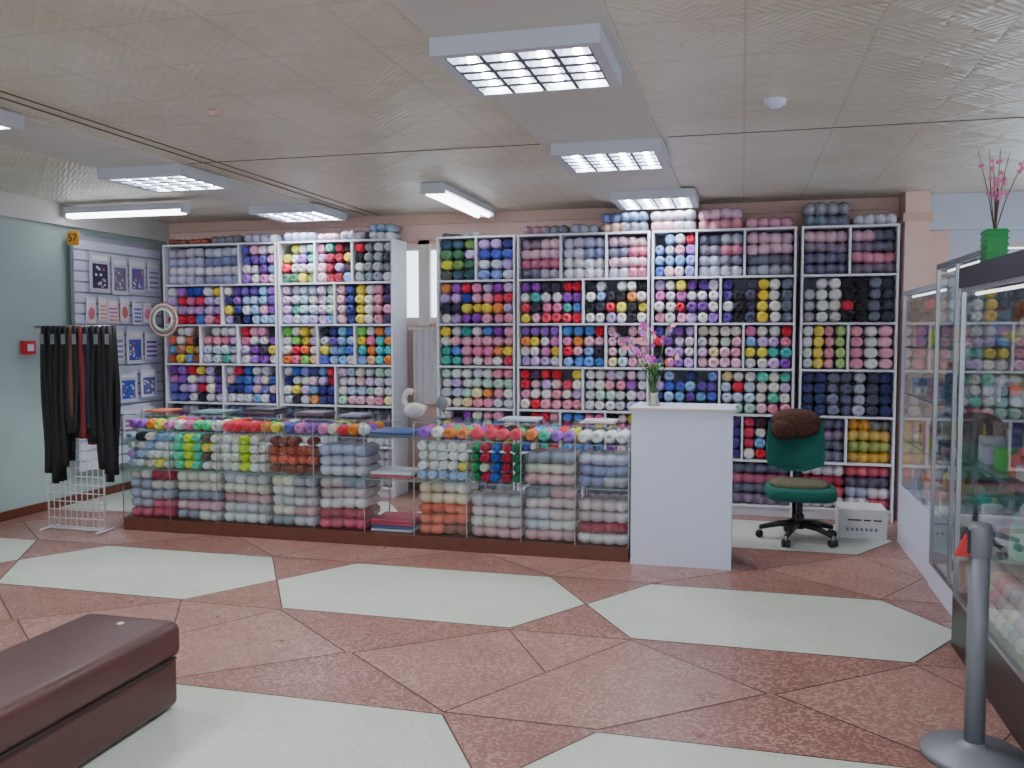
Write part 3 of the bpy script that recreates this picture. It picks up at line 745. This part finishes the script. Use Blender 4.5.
# ---------------------------------------------------------------- slatwall & goods
sl=MB(); Y0,Y1=6.93,8.2; XS=XL+.055
sl.box(XS,XS+.02,Y0,Y1,.3,2.53,M['shelfback'])
z=.3
while z<2.5:
    sl.box(XS+.02,XS+.034,Y0,Y1,z,z+.082,M['white']); z+=.1
sl.box(XS+.02,XS+.04,Y0-.01,Y0,.3,2.54,M['metal'])
sl.obj('slatwall_panel')
cd=MB(); random.seed(9)
def card(y,z,w,h,c1,c2,kind=0,off=.05):
    X=XS+off+random.uniform(0,.03)
    cd.box(X,X+.01,y,y+w,z,z+h,M['paint'],lin(c1))
    if kind==0:
        cd.box(X+.01,X+.012,y+w*.12,y+w*.88,z+h*.1,z+h*.72,M['paint'],lin(c2))
        for q in range(14):
            a=random.uniform(.13,.75); b_=random.uniform(.11,.6)
            cd.box(X+.012,X+.0135,y+w*a,y+w*(a+.1),z+h*b_,z+h*(b_+.06),M['paint'],jit(random.choice([(235,235,240),(220,200,120),(190,90,120),(140,160,210),c1,c1])))
    elif kind==1:
        cd.ell((X+.012,y+w/2,z+h*.4),.012,w*.36,h*.25,M['paint'],color=lin(c2),seg=12,rings=8)
    else:
        for q in range(4): cd.box(X+.01,X+.012,y+w*.1,y+w*.9,z+h*(.08+.17*q),z+h*(.16+.17*q),M['paint'],jit(c2))
    cd.box(X+.0105,X+.0125,y+w*.1,y+w*.9,z+h*.8,z+h*.92,M['paint'],lin((238,238,242)))
    cd.tube([(XS+.034,y+w/2,z+h-.02),(X+.01,y+w/2,z+h-.015)],.004,M['metal'],6)
card(7.1,2.0,.27,.38,(205,198,215),(50,45,80)); card(7.41,1.99,.22,.37,(215,215,230),(120,115,150)); card(7.67,2.02,.24,.34,(218,212,230),(110,100,160)); card(7.95,2.05,.18,.3,(225,225,235),(150,160,190),2)
card(7.05,1.70,.12,.24,(235,225,230),(200,110,130),1); card(7.2,1.73,.1,.22,(238,230,225),(220,150,150),2); card(7.34,1.71,.15,.22,(235,225,230),(210,140,160),2); card(7.52,1.72,.12,.24,(235,225,230),(210,120,120),1); card(7.68,1.70,.13,.24,(225,230,240),(100,120,190),2); card(7.86,1.72,.13,.22,(235,225,230),(220,120,170),1)
card(7.15,1.36,.17,.28,(225,225,232),(170,170,200)); card(7.36,1.34,.2,.3,(232,232,240),(150,150,190),2); card(7.6,1.3,.24,.34,(222,226,240),(70,80,170)); card(7.88,1.34,.2,.28,(222,222,240),(120,80,170),2)
card(7.2,.95,.2,.3,(225,228,240),(120,130,190),2); card(7.46,.92,.26,.3,(200,205,230),(60,80,170)); card(7.78,.95,.24,.28,(225,222,238),(90,90,160)); card(7.5,.55,.26,.28,(220,220,235),(160,90,130),2); card(7.82,.58,.22,.26,(225,225,235),(90,130,170))
cd.obj('hanging_craft_kits')
hp=MB()
for k,(c_,r) in enumerate([((235,150,50),.16),((245,245,250),.15),((90,140,220),.138),((235,90,90),.128),((120,205,120),.116),((245,245,250),.10)]):
    cx,cy_,cz=-5.56+.02*k,7.62-.03*k,1.74
    pts=[(cx+r*math.cos(a),cy_,cz+r*math.sin(a)) for a in [2*math.pi*i/28 for i in range(29)]]
    hp.tube(pts,.009,M['paint'],6,color=lin(c_))
hp.tube([(-5.56,7.66,1.92),(-5.56,7.4,1.92)],.005,M['metal'],6)
hp.tube([(-5.56,7.66,1.92),(XS+.034,7.72,1.92)],.005,M['metal'],6)
hp.obj('embroidery_hoops')
sg=MB(); sg.box(-6.04,-5.92,6.895,6.91,2.42,2.55,M['orange']); so=sg.obj('number_sign')
tcv=bpy.data.curves.new('sign_text','FONT'); tcv.body='57'; tcv.size=.1; tcv.extrude=.001; tcv.align_x='CENTER'; tcv.align_y='CENTER'
to=bpy.data.objects.new('sign_text',tcv); scene.collection.objects.link(to); to.location=(-5.98,6.892,2.485); to.rotation_euler=(math.pi/2,0,0); to.data.materials.append(M['ink']); to.parent=so
fa=MB(); fa.rbox(XL,XL+.05,6.37,6.5,1.42,1.54,M['red'],.008); fa.box(XL+.05,XL+.054,6.4,6.47,1.45,1.51,M['white']); fa.obj('fire_alarm_call_point')
gr=MB(); gx0,gx1,gy=-5.49,-4.95,5.98
for i in range(11):
    x=gx0+(gx1-gx0)*i/10; gr.tube([(x,gy,.03),(x,gy,1.62)],.005 if i not in(0,10) else .008,M['whitewire'],6)
for i in range(24):
    z=.03+1.59*i/23; gr.tube([(gx0,gy,z),(gx1,gy,z)],.005,M['whitewire'],6)
for x in(gx0,gx1): gr.tube([(x,gy-.1,.012),(x,gy+.1,.012)],.009,M['whitewire'],8)
gr.tube([(gx0,gy,.012),(gx1,gy,.012)],.009,M['whitewire'],8)
for k,y in enumerate((gy-.12,gy-.05)): gr.tube([(gx0-.0,y,1.66),(gx1+.14,y,1.66)],.008,M['metal'],8)
for x in(gx0+.02,gx1-.02): gr.tube([(x,gy,1.60),(x,gy-.02,1.65),(x,gy-.14,1.66)],.007,M['metal'],6)
gr.obj('wire_grid_stand')
zp=MB(); random.seed(12)
lens=[1.22,1.3,1.27,1.2,.9,.8,.92,.95,.86,.98,1.2,1.28,1.25]
cols=[(9,9,12)]*4+[(20,18,24),(95,60,48),(14,14,18),(110,30,34),(22,24,50)]+[(9,9,12)]*4
for i,(L_,cc) in enumerate(zip(lens,cols)):
    xx=-5.38+i*.0505; wd=.088
    for layer in range(2):
        yy=gy-.12+.07*layer
        n=14; V=[];F=[]
        ph=random.uniform(0,6); drift=random.uniform(-.03,.03); LL=L_*random.uniform(.9,1)
        for q in range(n+1):
            t_=q/n; z=1.665-LL*t_; cx=xx+.008*math.sin(ph+t_*7)+drift*t_; wv=wd*(.6+.4*min(1,t_*6))*(1+.15*math.sin(ph+9*t_)); th=.02
            ww=wv/2
            V+=[(cx-ww,yy,z),(cx,yy-th,z),(cx+ww,yy-.003,z),(cx,yy+th*.6,z)]
        for q in range(n):
            for j in range(4):
                k=(j+1)%4; F.append((q*4+j,q*4+k,(q+1)*4+k,(q+1)*4+j))
        F.append((n*4,n*4+1,n*4+2,n*4+3)); F.append((3,2,1,0))
        zp.add(V,F,M['fabric'],True,lin(cc))
    if i%2==0: zp.box(xx-.015,xx+.02,gy-.148,gy-.145,1.52,1.6,M['paint'],lin((120,120,125)))
zp.obj('hanging_trousers')

d=MB(); d.lathe((.15,4.78,H),[(0,-.045),(.03,-.045),(.035,-.03),(.055,-.025),(.058,0)],M['white'],24); d.obj('smoke_detector')
d=MB(); d.rbox(-2.78,-2.73,4.22,4.27,H-.03,H-.001,M['trimp'],.006); d.obj('junction_box')

# ---------------------------------------------------------------- world + camera
wd=bpy.data.worlds.new('daylight'); scene.world=wd; wd.use_nodes=True
bg=wd.node_tree.nodes['Background']; bg.inputs['Color'].default_value=(.78,.87,1,1); bg.inputs['Strength'].default_value=4.5
cam=bpy.data.cameras.new('camera'); cam.lens=880/1024*36; cam.sensor_width=36; cam.clip_start=.05
co=bpy.data.objects.new('camera',cam); scene.collection.objects.link(co); scene.camera=co
co.location=(0,0,1.6); co.rotation_euler=(math.radians(90-3.25),0,math.atan(.26))
